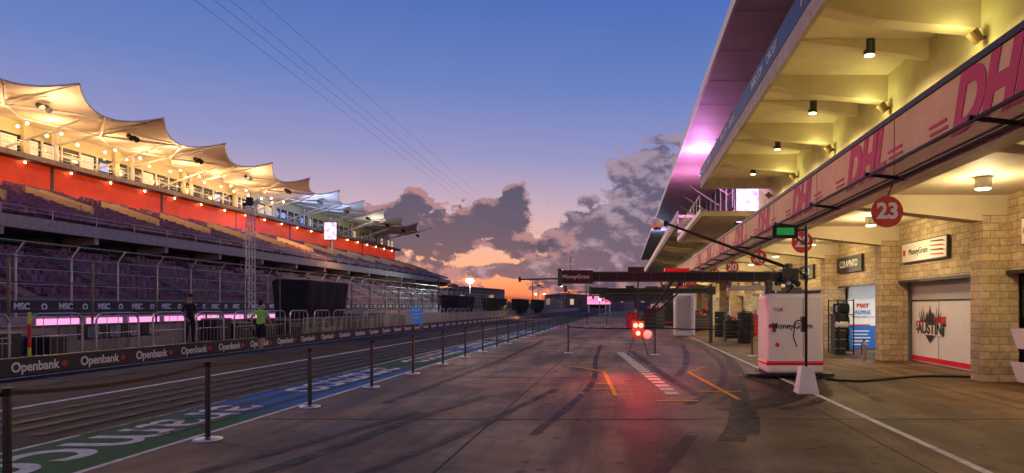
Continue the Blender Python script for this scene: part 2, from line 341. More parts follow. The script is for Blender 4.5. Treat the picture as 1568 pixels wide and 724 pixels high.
for i in range(-4,NB-1):
    ya=15.3+6*i+.55; yb=ya+5.45
    if i==0 or i in(-1,-2,-3,-4):
        b.box(9.0,9.06,ya,yb,.02,2.5,white); b.box(8.985,9.0,ya,yb,1.9,2.5,doorgrey)
        b.box(8.98,8.998,ya,yb,.06,.2,red); b.box(8.975,8.985,ya,yb,1.86,1.9,darksteel)
        for k in (1,2): b.box(8.985,8.999,ya+k*1.82-.012,ya+k*1.82+.012,.2,1.86,doorgrey)
        for k in (1.2,3.3): b.box(8.95,8.985,ya+k,ya+k+.04,.85,1.1,darksteel)
    elif i in (1,3,4,7,10,14):
        b.box(9.0,12.9,ya-.2,ya,0,2.6,garlight); b.box(9.0,12.9,yb,yb+.2,0,2.6,garlight); b.box(12.6,12.9,ya,yb,0,2.6,garlight); b.box(9,12.9,ya,yb,2.6,2.7,garlight)
        b.box(10.2,11.6,ya+1.5,ya+4,2.52,2.56,tubeL)
        for q in range(3): b.box(9.9+.8*q,10.5+.8*q,yb-.05,yb-.002,1.3,1.75,bluescr); b.box(9.85+.8*q,10.55+.8*q,yb-.6,yb-.06,.05,1.0,blackpl)
    else:
        b.box(9.0,9.06,ya,yb,.02,2.5,white if i%2 else doorgrey); b.box(8.98,8.998,ya,yb,.06,.2,[red,navy,darksteel][i%3])
        for k in range(1,6): b.box(8.985,8.999,ya,yb,.4*k,.4*k+.012,darksteel)
pit=b.done('pit_building')
for i,yc in enumerate([9.3,14.2,19.2,24.4,29.6,34.8,40,45.2]):
    text('DHL',(4.992,yc,4.66),(0,-1,0),(0,0,1),1.12,dhlred,pit,bold=.06,shear=.35)
    m=MB()
    for dz in (-.22,-.1,.02):
        m.box(4.985,4.993,yc-1.95+dz*.3,yc-1.32+dz*.3,4.55+dz,4.6+dz,dhlred); m.box(4.985,4.993,yc+1.25+dz*.3,yc+1.85+dz*.3,4.55+dz,4.6+dz,dhlred)
    m.done('banner_speed_lines',parent=pit)
for y in (10,16,23,31,39): text('INFO.COM     CIRCUIT',(4.69,y,9.76),(0,-1,0),(0,0,1),.42,lettW,pit)
m=MB()
for i in range(-1,4):
    y=20+6*i; m.tube((7.2,y,9.5),(7.2,y,9.06),.17,darksteel,14); m.tube((7.2,y,9.055),(7.2,y,9.04),.14,lampW,14)
for i in range(7,20):
    y=20+6*i; m.tube((7.2,y,9.5),(7.2,y,9.06),.17,darksteel,10); m.tube((7.2,y,9.055),(7.2,y,9.04),.14,lampW,10)
for i in range(-1,22):
    y=13.2+6*i; m.tube((6.95,y,4.2),(6.95,y,3.98),.15,galv,14); m.tube((6.95,y,3.975),(6.95,y,3.96),.125,lampW,14)
for i in range(-1,5):
    y=16.8+6*i; m.tube((8.9,y,8.32),(8.7,y,8.32),.05,wood); m.tube((8.75,y-.02,8.2),(8.55,y-.02,8.45),.13,wood,12,.16)
m.done('canopy_downlights',parent=pit)
for i in range(-1,4):
    lamp('SPOT',(7.2,20+6*i,9.0),640,(1,.80,.40),'downlight_lamp',pit,spot=150,aim=(0,0,-1))
    lamp('POINT',(8.2,16.8+6*i,8.3),46,(.97,.90,.30),'wall_washer_lamp',pit,size=.25)
for i in (7,11,15): lamp('SPOT',(7.2,20+6*i,9.0),700,(1,.80,.5),'downlight_lamp',pit,spot=150,aim=(0,0,-1))
for i in range(-1,7): lamp('POINT',(6.95,13.2+6*i,3.8),140,(1,.75,.38),'soffit_lamp',pit)
for i in (8,11,15): lamp('POINT',(6.95,13.2+6*i,3.8),190,(1,.80,.45),'soffit_lamp',pit)
for i,e in ((3,60),(4,60),(7,60)): lamp('POINT',(10.8,18.85+6*i,2.2),e,(.95,1,1),'garage_lamp',pit)
lamp('POINT',(5.6,49,11.4),950,(.90,.34,1),'purple_uplight',pit,size=.4)
lamp('POINT',(5.6,57,9.9),550,(.9,.36,1),'purple_uplight',pit,size=.4)
lamp('POINT',(5.2,100,11.4),500,(.3,.45,1),'blue_uplight',pit,size=.4)
m=MB(); m.box(7.35,9.1,45,45.3,7.15,9.55,black); m.box(7.42,9.04,44.98,44.998,7.22,9.48,screenm); m.done('led_video_screen')
for k in range(9):
    y=12.6+6*k; X=4.87
    m=MB(); m.tube((X,y,3.45),(X,y+.05,3.45),.29,redsign,28); m.tube((X,y+.02,3.7),(X+.1,y+.02,3.95),.015,darksteel)
    o=m.done('garage_number_sign'); text(str(23-k),(X,y-.006,3.45),(1,0,0),(0,0,1),.40,lettW,o,bold=.014)
def sign(yc,w,mat,txt,tm,sz=.3,flag=False):
    m=MB(); m.box(8.5,8.56,yc-w/2,yc+w/2,3.0,3.6,darksteel); m.box(8.49,8.5,yc-w/2+.03,yc+w/2-.03,3.03,3.57,mat)
    if flag:
        for k in range(4): m.prism([(yc-w/2+.05,3.08+.12*k),(yc-w/2+.95,3.1+.12*k+.03),(yc-w/2+.95,3.16+.12*k),(yc-w/2+.25,3.14+.12*k)],'x',8.482,8.489,[red,lettK][k%2])
        m.prism([(yc+w/2-.2+.1*math.cos(t),3.3+.1*math.sin(t)) for t in [i*math.pi/6 for i in range(12)]],'x',8.482,8.489,red)
    o=m.done('garage_team_sign'); text(txt,(8.485,yc+(.3 if flag else 0),3.3),(0,-1,0),(0,0,1),sz,tm,o)
sign(19.4,2.9,white,'MoneyGram',lettK,.25,True); sign(25.8,2.8,blackpl,'COLAPINTO',lettW,.36); sign(31.8,2.4,blackpl,'GASLY',lettW,.4); sign(37.8,2.4,white,'TEAM',lettK,.35); sign(44,2.4,blackpl,'RACING',lettW,.35)
sign(13.4,2.4,white,'MoneyGram',lettK,.25,True)
m=MB(); yc=20.0
for (ya_,yb_,za,zb,mt) in ((yc-.95,yc+.95,1.12,1.30,lettR),(yc-.95,yc+.95,1.02,1.10,lettK)):
    m.prism([(ya_,za+.12),(yb_,za-.05),(yb_,zb-.05),(ya_,zb+.12)],'x',8.972,8.979,mt)
m.prism([(yc+.3,.85),(yc,.62),(yc-.3,.85),(yc-.36,1.1),(yc-.2,1.55),(yc-.08,1.4),(yc,1.72),(yc+.08,1.4),(yc+.2,1.55),(yc+.36,1.1)],'x',8.966,8.971,lettK)
for s in (-1,1):
    for j in range(3): m.prism([(yc+s*(.32+.13*j),1.25),(yc+s*(.46+.13*j),1.70-.07*j),(yc+s*(.39+.13*j),1.25)],'x',8.966,8.971,lettK)
m.prism([(yc+.8,.86),(yc+.8,1.22),(yc-.8,1.22),(yc-.8,.86)],'x',8.960,8.964,white)
o=m.done('door_artwork'); text('AUSTIN',(8.955,yc,1.04),(0,-1,0),(0,0,1),.46,lettK,o,bold=.016)
m=MB(); m.box(8.75,10.0,26.6,26.64,.05,1.98,white); m.box(8.75,10.0,26.58,26.598,.05,.95,bluebd); m.box(8.8,9.6,26.57,26.579,.95,1.0,lettR)
for x in (8.8,9.95): m.box(x-.03,x+.03,26.5,26.8,.0,.05,darksteel)
for k in range(5): m.box(8.9,9.5+.05*(k%3),26.568,26.579,.2+.13*k,.24+.13*k,lettW)
o=m.done('garage_poster_board'); text('BWT',(9.3,26.56,1.72),(1,0,0),(0,0,1),.22,lettR,o,bold=.01); text('ALPINE',(9.3,26.56,1.47),(1,0,0),(0,0,1),.2,bluebd,o,bold=.003); text('FORMULA ONE TEAM',(9.3,26.56,1.3),(1,0,0),(0,0,1),.09,bluebd,o)
lamp('POINT',(9.2,24.4,2.2),38,(.95,1,1),'garage_lamp',pit)

# ------------------------------------------------------------ equipment at garages
m=MB()
for k in range(4):
    for j in range(2):
        m.tube((7.55+.02*k,24.2+.5*j,.35+.42*k),(7.95,24.2+.5*j,.35+.42*k),.2,tyre,18); m.tube((7.54,24.2+.5*j,.35+.42*k),(7.56,24.2+.5*j,.35+.42*k),.11,steel,14)
for x in (7.5,8.05):
    for y in (23.9,25.0): m.tube((x,y,0),(x,y,1.95),.025,black)
for z in (.12,.55,.97,1.39,1.9):
    m.box(7.5,8.05,23.9,25.0,z,z+.03,black)
m.done('tyre_rack')
m=MB(); m.box(7.0,7.35,22.6,23.1,.1,1.45,blackpl); m.tube((7.1,22.5,.1),(7.1,22.5,1.7),.03,black); m.tube((7.0,22.55,1.1),(7.4,22.55,1.1),.1,white,14)
for z in (.3,.6,.9): m.box(6.99,7.36,22.58,22.6,z,z+.02,steel)
m.done('tool_trolley')
m=MB(); m.tube((7.5,21.3,0),(7.5,21.3,.5),.09,steel,14); m.tube((7.5,21.3,.5),(7.5,21.3,.6),.09,steel,14,.03); m.tube((7.5,21.3,.6),(7.5,21.3,.68),.03,black); m.path([(7.5,21.3,.66),(7.4,21.2,.55),(7.38,21.2,.2)],.015,black); m.done('fire_extinguisher')
def cart(x,y,w,d,h,mt):
    m=MB(); m.box(x,x+w,y,y+d,.14,h,mt)
    for k in range(1,5): m.box(x+.03,x+w-.03,y-.012,y,.14+(h-.2)*k/5,.155+(h-.2)*k/5,steel)
    m.box(x-.02,x+w+.02,y-.02,y+d+.02,h,h+.03,blackpl)
    for a in (x+.08,x+w-.08):
        for c in (y+.08,y+d-.08): m.tube((a-.02,c,.07),(a+.02,c,.07),.07,tyre,12)
    m.path([(x+w,y,h-.1),(x+w+.1,y,h-.05),(x+w+.1,y+d,h-.05),(x+w,y+d,h-.1)],.015,steel)
    for q in range(3): m.box(x+.1+.25*q,x+.25+.25*q,y+.1,y+.4,h+.03,h+.12+.09*((q*7+int(x*3))%3),[darksteel,red,galv][q])
    m.done('tool_cart',bevel=.01)
cart(4.9,33,1.0,.6,1.0,blackpl); cart(6.5,36,.8,.6,1.2,red); cart(4.6,44,1.1,.6,1.1,darksteel); cart(6.2,42,.9,.6,.9,blackpl); cart(6.6,30,.7,.6,1.2,blackpl); cart(5.6,50,.9,.6,1.4,blackpl); cart(1.3,46,.9,.6,1.5,blackpl); cart(2.2,52,.9,.6,1.6,darksteel); cart(.2,50,.9,.6,1.2,red); cart(7.2,27.6,.8,.5,.95,white); cart(5.9,34.5,.7,.5,1.3,darksteel)
def tyres(x,y,n=4):
    m=MB()
    for k in range(n): 
        m.tube((x,y,.01+.36*k),(x,y,.34+.36*k),.34,tyre,20); m.tube((x,y,.335+.36*k),(x,y,.345+.36*k),.2,darksteel,16)
    m.done('tyre_stack',bevel=.03)
for x,y in ((5.4,38),(6.2,38.3),(5.0,47),(7.2,40),(6.9,47.5),(5.6,31.5)): tyres(x,y,3+int(x)%2)
m=MB()
for x in (8.2,9.3):
    for y in (13.1,13.9): m.tube((x,y,0),(x,y,1.4),.022,darksteel)
for z in (.28,.95):
    for k in range(3):
        m.prism([(13.05+.2*k,z+.07*k),(13.2+.2*k,z+.03+.07*k),(13.3+.2*k,z+.1+.07*k),(13.1+.2*k,z+.05+.07*k)],'x',7.95,9.4,[white,blackpl,white][k])
    m.add([(7.90,12.95,z-.10),(7.95,13.8,z-.10),(7.84,13.85,z+.30),(7.80,13.35,z+.32),(7.95,12.95,z-.10),(7.99,13.8,z-.10),(7.88,13.85,z+.30),(7.84,13.35,z+.32)],[(0,1,2,3),(4,7,6,5),(0,4,5,1),(1,5,6,2),(2,6,7,3),(3,7,4,0)],white)
    m.box(7.86,9.4,12.93,12.95,z-.11,z-.06,red)
m.done('front_wing_rack')
m=MB(); m.box(8.86,9.6,15.14,15.18,1.45,2.6,blackpl); m.box(8.92,9.1,15.13,15.139,2.2,2.3,red); m.box(8.92,9.08,15.13,15.139,1.9,2.0,lettW)
m.tube((9.2,15.16,0),(9.2,15.16,1.45),.03,black); m.done('sponsor_board')

# ------------------------------------------------------------ pit rig
def rig(Y,full=True,acc=red,body_=white):
    if full or Y>50:
        m=MB(); m.box(3.36,4.70,Y,Y+1.15,.12,2.0,body_); o=m.done('pit_equipment_cabinet' ,bevel=.09,clean=True)
        m=MB(); m.box(3.345,4.715,Y-.015,Y+1.165,.28,.46,acc); m.done('cabinet_stripe',bevel=.09,parent=o,clean=True)
        m=MB(); m.box(4.2,4.215,Y-.004,Y+.03,.5,1.9,darksteel); m.box(3.5,3.56,Y-.03,Y,1.1,1.3,darksteel)
        m.box(3.3,4.76,Y+.05,Y+1.1,.07,.12,black)
        for x in (3.4,4.65):
            for y in (Y+.1,Y+1.05): m.tube((x-.03,y,.075),(x+.03,y,.075),.075,tyre,12)
        m.box(2.95,3.4,Y+.2,Y+.5,.03,.1,black); m.box(4.7,5.0,Y+.2,Y+.5,.03,.1,black); m.box(3.7,4.3,Y+.5,Y+.9,2.0,2.16,darksteel)
        m.done('base_and_fittings',parent=o)
        if full:
            text('MoneyGram',(3.95,Y-.008,1.24),(1,0,0),(0,0,1),.19,lettK,o,ext=.002,bold=.003); text('TGR',(3.62,Y-.008,1.62),(1,0,0),(0,0,1),.12,lettK,o,ext=.002)
            m=MB(); m.tube((3.44,Y-.004,1.24),(3.44,Y-.012,1.24),.05,lettR,16); m.tube((3.6,Y-.004,.8),(3.6,Y-.012,.8),.05,lettR,16); m.done('logo',parent=o)
    m=MB(); yb=Y+.75; z=2.43
    m.tube((4.05,yb,2.0 if (full or Y>50) else 0),(4.05,yb,2.75),.09,darksteel,14); m.box(3.85,4.25,yb-.18,yb+.18,2.25,2.62,blackpl)
    m.box(-.75,3.85,yb-.07,yb+.07,2.32,2.52,black); m.box(-.8,3.85,yb-.09,yb+.09,2.52,2.55,darksteel); m.box(-.8,3.85,yb-.09,yb+.09,2.30,2.33,darksteel)
    if full:
        for k in range(11): m.box(-.6+.42*k,-.585+.42*k,yb-.085,yb+.085,2.33,2.52,darksteel)
    m.box(-1.58,-.75,yb-.16,yb+.16,2.26,2.58,blackpl); m.box(-1.6,-1.5,yb-.18,yb+.18,2.2,2.62,darksteel)
    m.box(1.0,1.6,yb-.14,yb+.14,2.55,2.63,acc); m.box(.1,.5,yb-.14,yb+.14,2.55,2.66,blackpl)
    m.tube((-1.58,yb,2.38),(-2.55,yb,2.36),.018,black); m.tube((-2.55,yb,2.3),(-2.55,yb,2.42),.03,blackpl)
    m.tube((-1.3,yb,2.58),(-1.3,yb,2.95),.012,galv); m.tube((-1.3,yb,2.8),(-1.3,yb,2.9),.035,galv)
    m.tube((-1.42,yb,2.2),(-1.42,yb,2.05),.05,darksteel); 
    if full:
        m.box(2.5,3.8,yb-.3,yb-.2,2.08,2.2,galv); m.tube((2.55,yb-.25,2.14),(2.55,yb-.25,2.3),.06,darksteel); m.tube((3.5,yb-.25,2.0),(3.5,yb-.25,2.35),.1,darksteel,12)
        m.path([(1.2,yb-.1,2.35),(1.05,yb-.12,2.1),(.8,yb-.12,1.75),(.5,yb-.1,1.45),(.4,yb-.1,1.35)],.03,black)
        m.path([(1.35,yb-.1,2.35),(1.3,yb-.12,2.0),(.95,yb-.12,1.7),(.6,yb-.1,1.4)],.024,black)
        m.path([(1.5,yb,2.35),(1.1,yb,1.95),(.9,yb,2.3)],.02,black)
        m.path([(3.85,yb-.1,2.4),(3.6,yb-.2,2.0),(3.9,yb-.25,1.98),(4.1,yb-.25,2.2)],.03,black)
        m.path([(4.2,yb-.1,2.6),(4.45,yb-.2,2.4),(4.4,yb-.25,2.05)],.025,black)
        for k in range(5): m.ball((3.75+.12*k,yb-.15,2.25+.1*(k%2)),.08,[darksteel,blackpl,galv][k%3])
        m.tube((3.95,yb,2.68),(1.08,yb,3.72),.045,black,10,.03); m.tube((3.95,yb,2.45),(2.7,yb,3.1),.012,galv)
        m.tube((1.08,yb,3.72),(.98,yb,3.74),.07,blackpl); 
        m.ball((.82,yb,3.73),.15,white,1.2,1,.85); m.tube((.82,yb,3.64),(.82,yb,3.58),.1,darksteel,14)
        for dx,dz in ((.29,1.24),(.42,1.24),(.35,1.05)): m.tube((dx,yb-.23,dz),(dx,yb-.215,dz),.055,lampR,14)
        m.ball((.58,yb-.2,1.02),.11,white,1,.4,1)
        m.tube((.35,yb-.1,2.3),(.35,yb-.1,1.35),.02,black); m.box(.2,.5,yb-.212,yb-.08,.93,1.35,blackpl)
        for s in (-.1,.1): m.tube((.35+s,yb-.12,.95),(.35+s*2.5,yb-.12,.5),.012,black)
    q=m.done('pit_stop_gantry_boom')
    if full:
        text('MoneyGram',(-1.16,yb-.165,2.42),(1,0,0),(0,0,1),.13,lettW,q,ext=.002)
        lamp('POINT',(.35,yb-.9,1.2),115,(1,.06,.04),'red_signal_lamp',q,size=.12)
rig(16.0)
for y,a in ((31,navy),(44,darksteel),(57,red),(70,navy),(84,darksteel)): rig(y,False,a,blackpl if y<60 else white)
m=MB(); X,Yp=3.58,13.4
m.add([(X-.2,Yp-.2,.0),(X+.2,Yp-.2,0),(X+.2,Yp+.2,0),(X-.2,Yp+.2,0),(X-.12,Yp-.12,.52),(X+.12,Yp-.12,.52),(X+.12,Yp+.12,.52),(X-.12,Yp+.12,.52)],[(0,3,2,1),(4,5,6,7),(0,1,5,4),(1,2,6,5),(2,3,7,6),(3,0,4,7)],white)
m.tube((X,Yp,.52),(X,Yp,3.28),.03,black,10); m.tube((X,Yp,3.2),(X-.62,Yp,3.2),.018,black); m.box(X-.58,X-.24,Yp-.03,Yp,3.10,3.24,greensg); m.box(X-.66,X-.16,Yp,Yp+.03,3.04,3.3,black)
m.ball((X-.02,Yp,2.3),.06,blackpl); m.box(X-.1,X-.04,Yp-.05,Yp+.05,1.2,1.5,blackpl); m.path([(X-.05,Yp,1.45),(X-.22,Yp,1.4),(X-.25,Yp,1.1),(X-.18,Yp,.9)],.014,black); m.tube((X,Yp,2.9),(X-.2,Yp,3.05),.02,darksteel)
m.done('signal_pole_on_pedestal',bevel=.008)
m=MB(); P=cat([(4.65,15.7),(5.3,15.3),(6.1,15.75),(7.2,16.4),(8.3,16.2),(8.9,16.3)],6); m.path([(p.x,p.y,.025) for p in P],.025,black); m.done('power_cable')
m=MB(); m.box(2.9,3.9,38.6,39.8,.05,2.5,white); m.box(3.9,3.95,37.7,38.6,.1,2.45,white); m.box(3.0,3.8,38.58,38.6,.3,2.3,doorgrey)
for z in (.8,1.5,2.0): m.box(3.86,3.89,38,38.4,z,z+.03,darksteel)
m.box(2.86,3.98,38.56,39.84,2.5,2.56,darksteel); m.done('storage_locker')

# ------------------------------------------------------------ stanchions with belts
def stanch(x,y):
    m=MB(); m.tube((x,y,0),(x,y,.02),.17,white,24,.165); m.tube((x,y,.02),(x,y,.035),.165,steel,24,.06); m.tube((x,y,.03),(x,y,.93),.032,darksteel,14); m.tube((x,y,.93),(x,y,1.0),.04,black,14)
    return m
def belt(m,a,b,z=.95,sag=.05):
    n=10; pr=None
    for i in range(n+1):
        t=i/n; p=Vector(a).lerp(Vector(b),t); zz_=z-sag*4*t*(1-t)
        if pr: m.quad([(pr[0],pr[1],pr[2]-.02),(p.x,p.y,zz_-.02),(p.x,p.y,zz_+.02),(pr[0],pr[1],pr[2]+.02)],black)
        pr=(p.x,p.y,zz_)
for k in range(18):
    y=5.87+2.83*k; m=stanch(-5.3,y); belt(m,(-5.3,y+.04),(-5.3,y+2.79),sag=random.uniform(.03,.12)); 
    if k==0: belt(m,(-5.3,y-2.8),(-5.3,y-.04))
    m.done('belt_stanchion',smooth=False)
R=[(-5.1,31),(-2.03,25),(1.1,24),(4.4,23.4)]
for i,(x,y) in enumerate(R[1:]):
    m=stanch(x,y); 
    if i<2: belt(m,(x,y),R[i+2])
    m.done('belt_stanchion')
for i in range(7):
    x=-4.6+1.6*i; m=stanch(x,56); belt(m,(x,56),(x+1.6,56)); m.done('belt_stanchion')

# ------------------------------------------------------------ pit wall side
m=MB(); m.box(-14.85,-14.7,8,150,0,.42,blackpl); m.box(-14.88,-14.67,8,150,.42,.45,darksteel); bar=m.done('low_advertising_barrier')
tc=bpy.data.curves.new('sponsor_lettering','FONT'); tc.body='Openbank'; tc.size=.33; tc.align_x='CENTER'; tc.align_y='CENTER'; tc.extrude=.002; tc.offset=.008; tc.materials.append(lettW)
m=MB()
for k in range(50):
    y=12.87+2.1*k
    o=bpy.data.objects.new('sponsor_lettering',tc); S.collection.objects.link(o); o.matrix_world=Matrix(((0,0,1,-14.695),(1,0,0,y),(0,1,0,.21),(0,0,0,1))); o.parent=bar
    m.prism([(y+.88+.09*math.cos(t),.21+.08*math.sin(t)) for t in [i*math.pi/4 for i in range(8)]],'x',-14.7,-14.694,lettR)
m.done('sponsor_logo',parent=bar)
m=MB(); m.box(-17.25,-17.0,5,260,0,1.08,conc); m.box(-17.0,-15.9,5,260,0,.28,concdark); m.box(-17.3,-16.95,5,260,1.08,1.14,concdark)
for k in range(90): m.box(-17.0,-16.985,6+2.9*k,6.05+2.9*k,.28,1.08,concdark)
m.done('pit_wall')
m=MB()
for k in range(60):
    y=10+3*k; m.tube((-17.12,y,1.1),(-17.12,y,3.1),.035,darksteel)
for z in (1.6,2.4,3.1): m.tube((-17.12,10,z),(-17.12,187,z),.015,darksteel)
m.done('pit_wall_fence')
hm=None
for k in range(24):
    y=14.0+2.35*k
    if hm is None:
        m=MB(); P=[(0,-.85,0),(0,-.85,1.3),(0,-.75,1.45),(0,-.6,1.5),(0,.6,1.5),(0,.75,1.45),(0,.85,1.3),(0,.85,0)]
        m.path(P,.030,galv,8); m.path([(0,-.85,.28),(0,.85,.28)],.018,galv); m.path([(0,-.85,.9),(0,.85,.9)],.014,galv)
        for j in range(-3,4): m.tube((0,j*.22,.28),(0,j*.22,.9 if j%2 else 1.49),.009,galv,6)
        for s in (-.7,.7): m.path([(-.3,s,.01),(.25,s,.01)],.02,galv)
        o=m.done('crowd_control_barrier'); hm=o.data
    else:
        o=bpy.data.objects.new('crowd_control_barrier',hm); S.collection.objects.link(o)
    o.location=(-15.55+random.uniform(-.05,.05),y,0); o.rotation_euler=(0,0,random.uniform(-.03,.03))
hm=None
for k in range(26):
    y=33+2.2*k
    if hm is None:
        m=MB(); m.path([(0,-1.05,.12),(0,-1.05,1.1),(0,-1,1.15),(0,1,1.15),(0,1.05,1.1),(0,1.05,.12),(0,-1.05,.12)],.02,galv,8)
        for j in range(-8,9): m.tube((0,j*.12,.12),(0,j*.12,1.15),.009,galv,6)
        o=m.done('crowd_control_barrier'); hm=o.data
    else: o=bpy.data.objects.new('crowd_control_barrier',hm); S.collection.objects.link(o)
    o.location=(-15.0,y,0)
def perch(y,L=6.0,h=2.95):
    """pit wall stand under a tarpaulin: cabin with a slightly canted canopy, skirt down to the desk"""
    m=MB(); N=12
    rings=[]
    for i in range(N+1):
        t=i/N; w=.03*math.sin(i*2.1); sk=.28+.15*abs(math.sin(math.pi*t*3))
        prof=[(-16.45,sk+.2),(-16.25,1.0),(-16.05,1.7),(-15.92,h-.16),(-16.02,h-.05),(-17.6,h),(-17.8,h-.12),(-17.65,1.0)]
        rings.append([(a+w*(1 if j<4 else .3),y+L*t+(z-1.6)*(t-.35)*.12,z+(.02*math.sin(i*1.7+j) if z<h-.3 else .03*math.sin(i*1.3))) for j,(a,z) in enumerate(prof)])
    n=len(prof); vs=[p for r in rings for p in r]; fs=[]
    for i in range(N):
        for j in range(n): fs.append((i*n+j,i*n+(j+1)%n,(i+1)*n+(j+1)%n,(i+1)*n+j))
    fs+= [tuple(range(n)),tuple(range(N*n,(N+1)*n))]
    m.add(vs,fs,blackcloth)
    for a in (.4,L/2,L-.4):
        m.tube((-16.4,y+a,.28),(-16.4,y+a,1.2),.05,darksteel); m.tube((-17.5,y+a,0),(-17.5,y+a,1.3),.05,darksteel)
    for k in range(3): m.box(-16.2,-15.95,y+.5+1.3*k,y+.85+1.3*k,.82,.88,darksteel); m.tube((-16.08,y+.67+1.3*k,.28),(-16.08,y+.67+1.3*k,.82),.02,galv)
    m.done('covered_pit_wall_stand')
perch(34.6,4.8,3.08); perch(66,7,2.8); perch(86,7,2.8); perch(108,7,2.9); perch(130,7,3.0)
m=MB()
for (y,w,h,x) in ((17.0,1.3,.75,-16.5),(19.2,.6,.6,-16.5),(27.2,.9,.95,-16.5),(28.6,1.1,.75,-16.5),(30.4,1.2,.9,-16.4),(32.6,1.4,.8,-16.4),(41,1.2,1,-16.5),(45,1.2,1,-16.5),(50,1,.9,-16.5)):
    m.box(x-.35,x+.35,y,y+w,.28,.28+h,blackpl)
    for z in (.32,.25+h): m.box(x-.37,x+.37,y-.01,y+w+.01,z-.02,z+.02,galv)
    m.tube((x+.36,y+.3,.28+h*.6),(x+.36,y+w-.3,.28+h*.6),.02,steel)
m.done('equipment_cases',bevel=.008)
m=MB()
for k in range(7):
    x0=-16.3; y=20.8+.9*k if k<4 else 42.8+.9*(k-4); m.tube((x0,y,.28),(x0,y,1.0),.015,galv); m.box(x0-.2,x0+.2,y-.2,y+.2,.7,.74,blackpl); m.box(x0-.2,x0-.17,y-.2,y+.2,.74,1.15,blackpl)
    for s in(-.18,.18): m.tube((x0-.18,y+s,.28),(x0-.18,y+s,.72),.012,galv); m.tube((x0+.18,y+s,.28),(x0+.18,y+s,.72),.012,galv)
m.done('folding_chairs')
m=MB()
ny=M('neon_yellow',(.8,.8,.05),.5)
for k,c in enumerate([ny,ny,red,red,ny]): m.tube((-15.15,17.4,.05+.3*k),(-15.15,17.4,.35+.3*k),.04,c,10)
m.tube((-15.15,17.4,0),(-15.15,17.4,.05),.15,black,14); m.done('marker_post')
m=MB(); m.box(-15.3,-14.5,49,49.06,.36,1.62,blue); m.box(-15.33,-14.47,49.06,49.1,.33,1.65,galv)
for x in (-15.25,-14.55): m.tube((x,49.08,0),(x,49.08,.36),.02,galv); m.box(x-.03,x+.03,48.8,49.3,0,.03,galv)
o=m.done('blue_info_sign'); 
for k,t in enumerate(('PIT EXIT','NO ENTRY','STAFF')): text(t,(-14.9,48.99,1.4-.25*k),(1,0,0),(0,0,1),.16,lettW,o)
m=MB(); px,py=-18.2,33.3
for dx,dy in ((-.14,-.14),(.14,-.14),(.14,.14),(-.14,.14)): m.tube((px+dx,py+dy,0),(px+dx,py+dy,6.6),.024,whitesteel)
for k in range(22):
    z=.3*k; s=1 if k%2 else -1
    m.tube((px-.14*s,py-.14,z),(px+.14*s,py-.14,z+.3),.013,whitesteel,5); m.tube((px+.14,py-.14*s,z),(px+.14,py+.14*s,z+.3),.013,whitesteel,5); m.tube((px-.14,py-.14*s,z),(px-.14,py+.14*s,z+.3),.013,whitesteel,5)
m.tube((px,py,6.5),(px,py,7.3),.03,galv); m.box(px-.12,px+.12,py-.15,py+.05,6.6,7.0,blackpl); m.tube((px-.3,py,6.75),(px+.35,py,6.75),.02,galv); m.box(px+.25,px+.42,py-.1,py+.1,6.7,6.9,white); m.ball((px-.3,py,6.68),.09,blackpl)
m.done('truss_camera_mast')

# ------------------------------------------------------------ grandstand
GA,GB=28,158
def fence():
    m=MB(); m.box(-31.9,-31.5,10,260,0,1.15,conc)
    for k in range(60): m.box(-31.5,-31.49,10+4*k,10.06+4*k,0,1.15,concdark)
    y=14
    while y<250:
        m.tube((-31.7,y,1.15),(-31.7,y,4.4),.05,galv); m.tube((-31.7,y,4.4),(-31.2,y,5.1),.045,galv); y+=3.6
    for z in (1.3,2.1,2.9,3.7,4.4): m.tube((-31.7,12,z),(-31.7,250,z),.016,galv,5)
    m.tube((-31.2,12,5.1),(-31.2,250,5.1),.02,galv,5)
    m.quad([(-31.72,12,1.15),(-31.72,250,1.15),(-31.72,250,4.4),(-31.72,12,4.4)],debnet)
    m.box(-31.65,-31.6,28,170,1.38,1.98,blackpl)
    for k in range(8): m.box(-31.48,-31.42,36.6+3.4*k,39.4+3.4*k,.45,1.02,lampP)
    o=m.done('debris_fence')
    for k in range(34):
        y=33+2.7*k*1.05
        text('MSC' ,(-31.595,y,1.68),(0,1,0),(0,0,1),.5,lettW,o,bold=.02)
    m=MB()
    for k in range(34):
        y=34.4+2.7*k*1.05; m.prism([(y+.2*math.cos(t),1.68+.2*math.sin(t)) for t in [i*math.pi/5 for i in range(10)]],'x',-31.6,-31.594,lettW); m.prism([(y+.12*math.cos(t),1.68+.12*math.sin(t)) for t in [i*math.pi/2 for i in range(4)]],'x',-31.594,-31.59,lettK)
    m.done('sponsor_logo',parent=o)
fence()
m=MB()
UD=.29
def tier(x0,z0,n,dx,dz,ya,yb):
    for i in range(n):
        x=x0-dx*i; z=z0+dz*i
        m.quad([(x,ya,z),(x,yb,z),(x-dx,yb,z),(x-dx,ya,z)],tierm); m.quad([(x,ya,z),(x,yb,z),(x,yb,z-dz),(x,ya,z-dz)],tierm)
tier(-34.2,1.6,9,.85,.42,GA,GB); tier(-40.3,7.6,14,.85,UD,GA,GB)
m.box(-34.2,-34.0,GA,GB,0,2.3,concdark)
m.box(-40.3,-40.05,GA,GB,6.9,7.75,conc); m.box(-46,-40.3,GA,GB,6.9,7.15,concdark)
m.box(-42.4,-42.1,GA,GB,4.9,5.5,conc); m.box(-48,-42.4,GA,GB,4.9,5.1,concdark); m.box(-46.2,-46,GA,GB,5.1,6.9,concdark)
for k in range(int((GB-GA)/4)): 
    y=GA+4*k; m.tube((-42.2,y,5.5),(-42.2,y,6.2),.03,galv); m.tube((-40.15,y,7.75),(-40.15,y,8.4),.03,galv)
for z in (5.85,6.2): m.tube((-42.2,GA,z),(-42.2,GB,z),.03,galv)
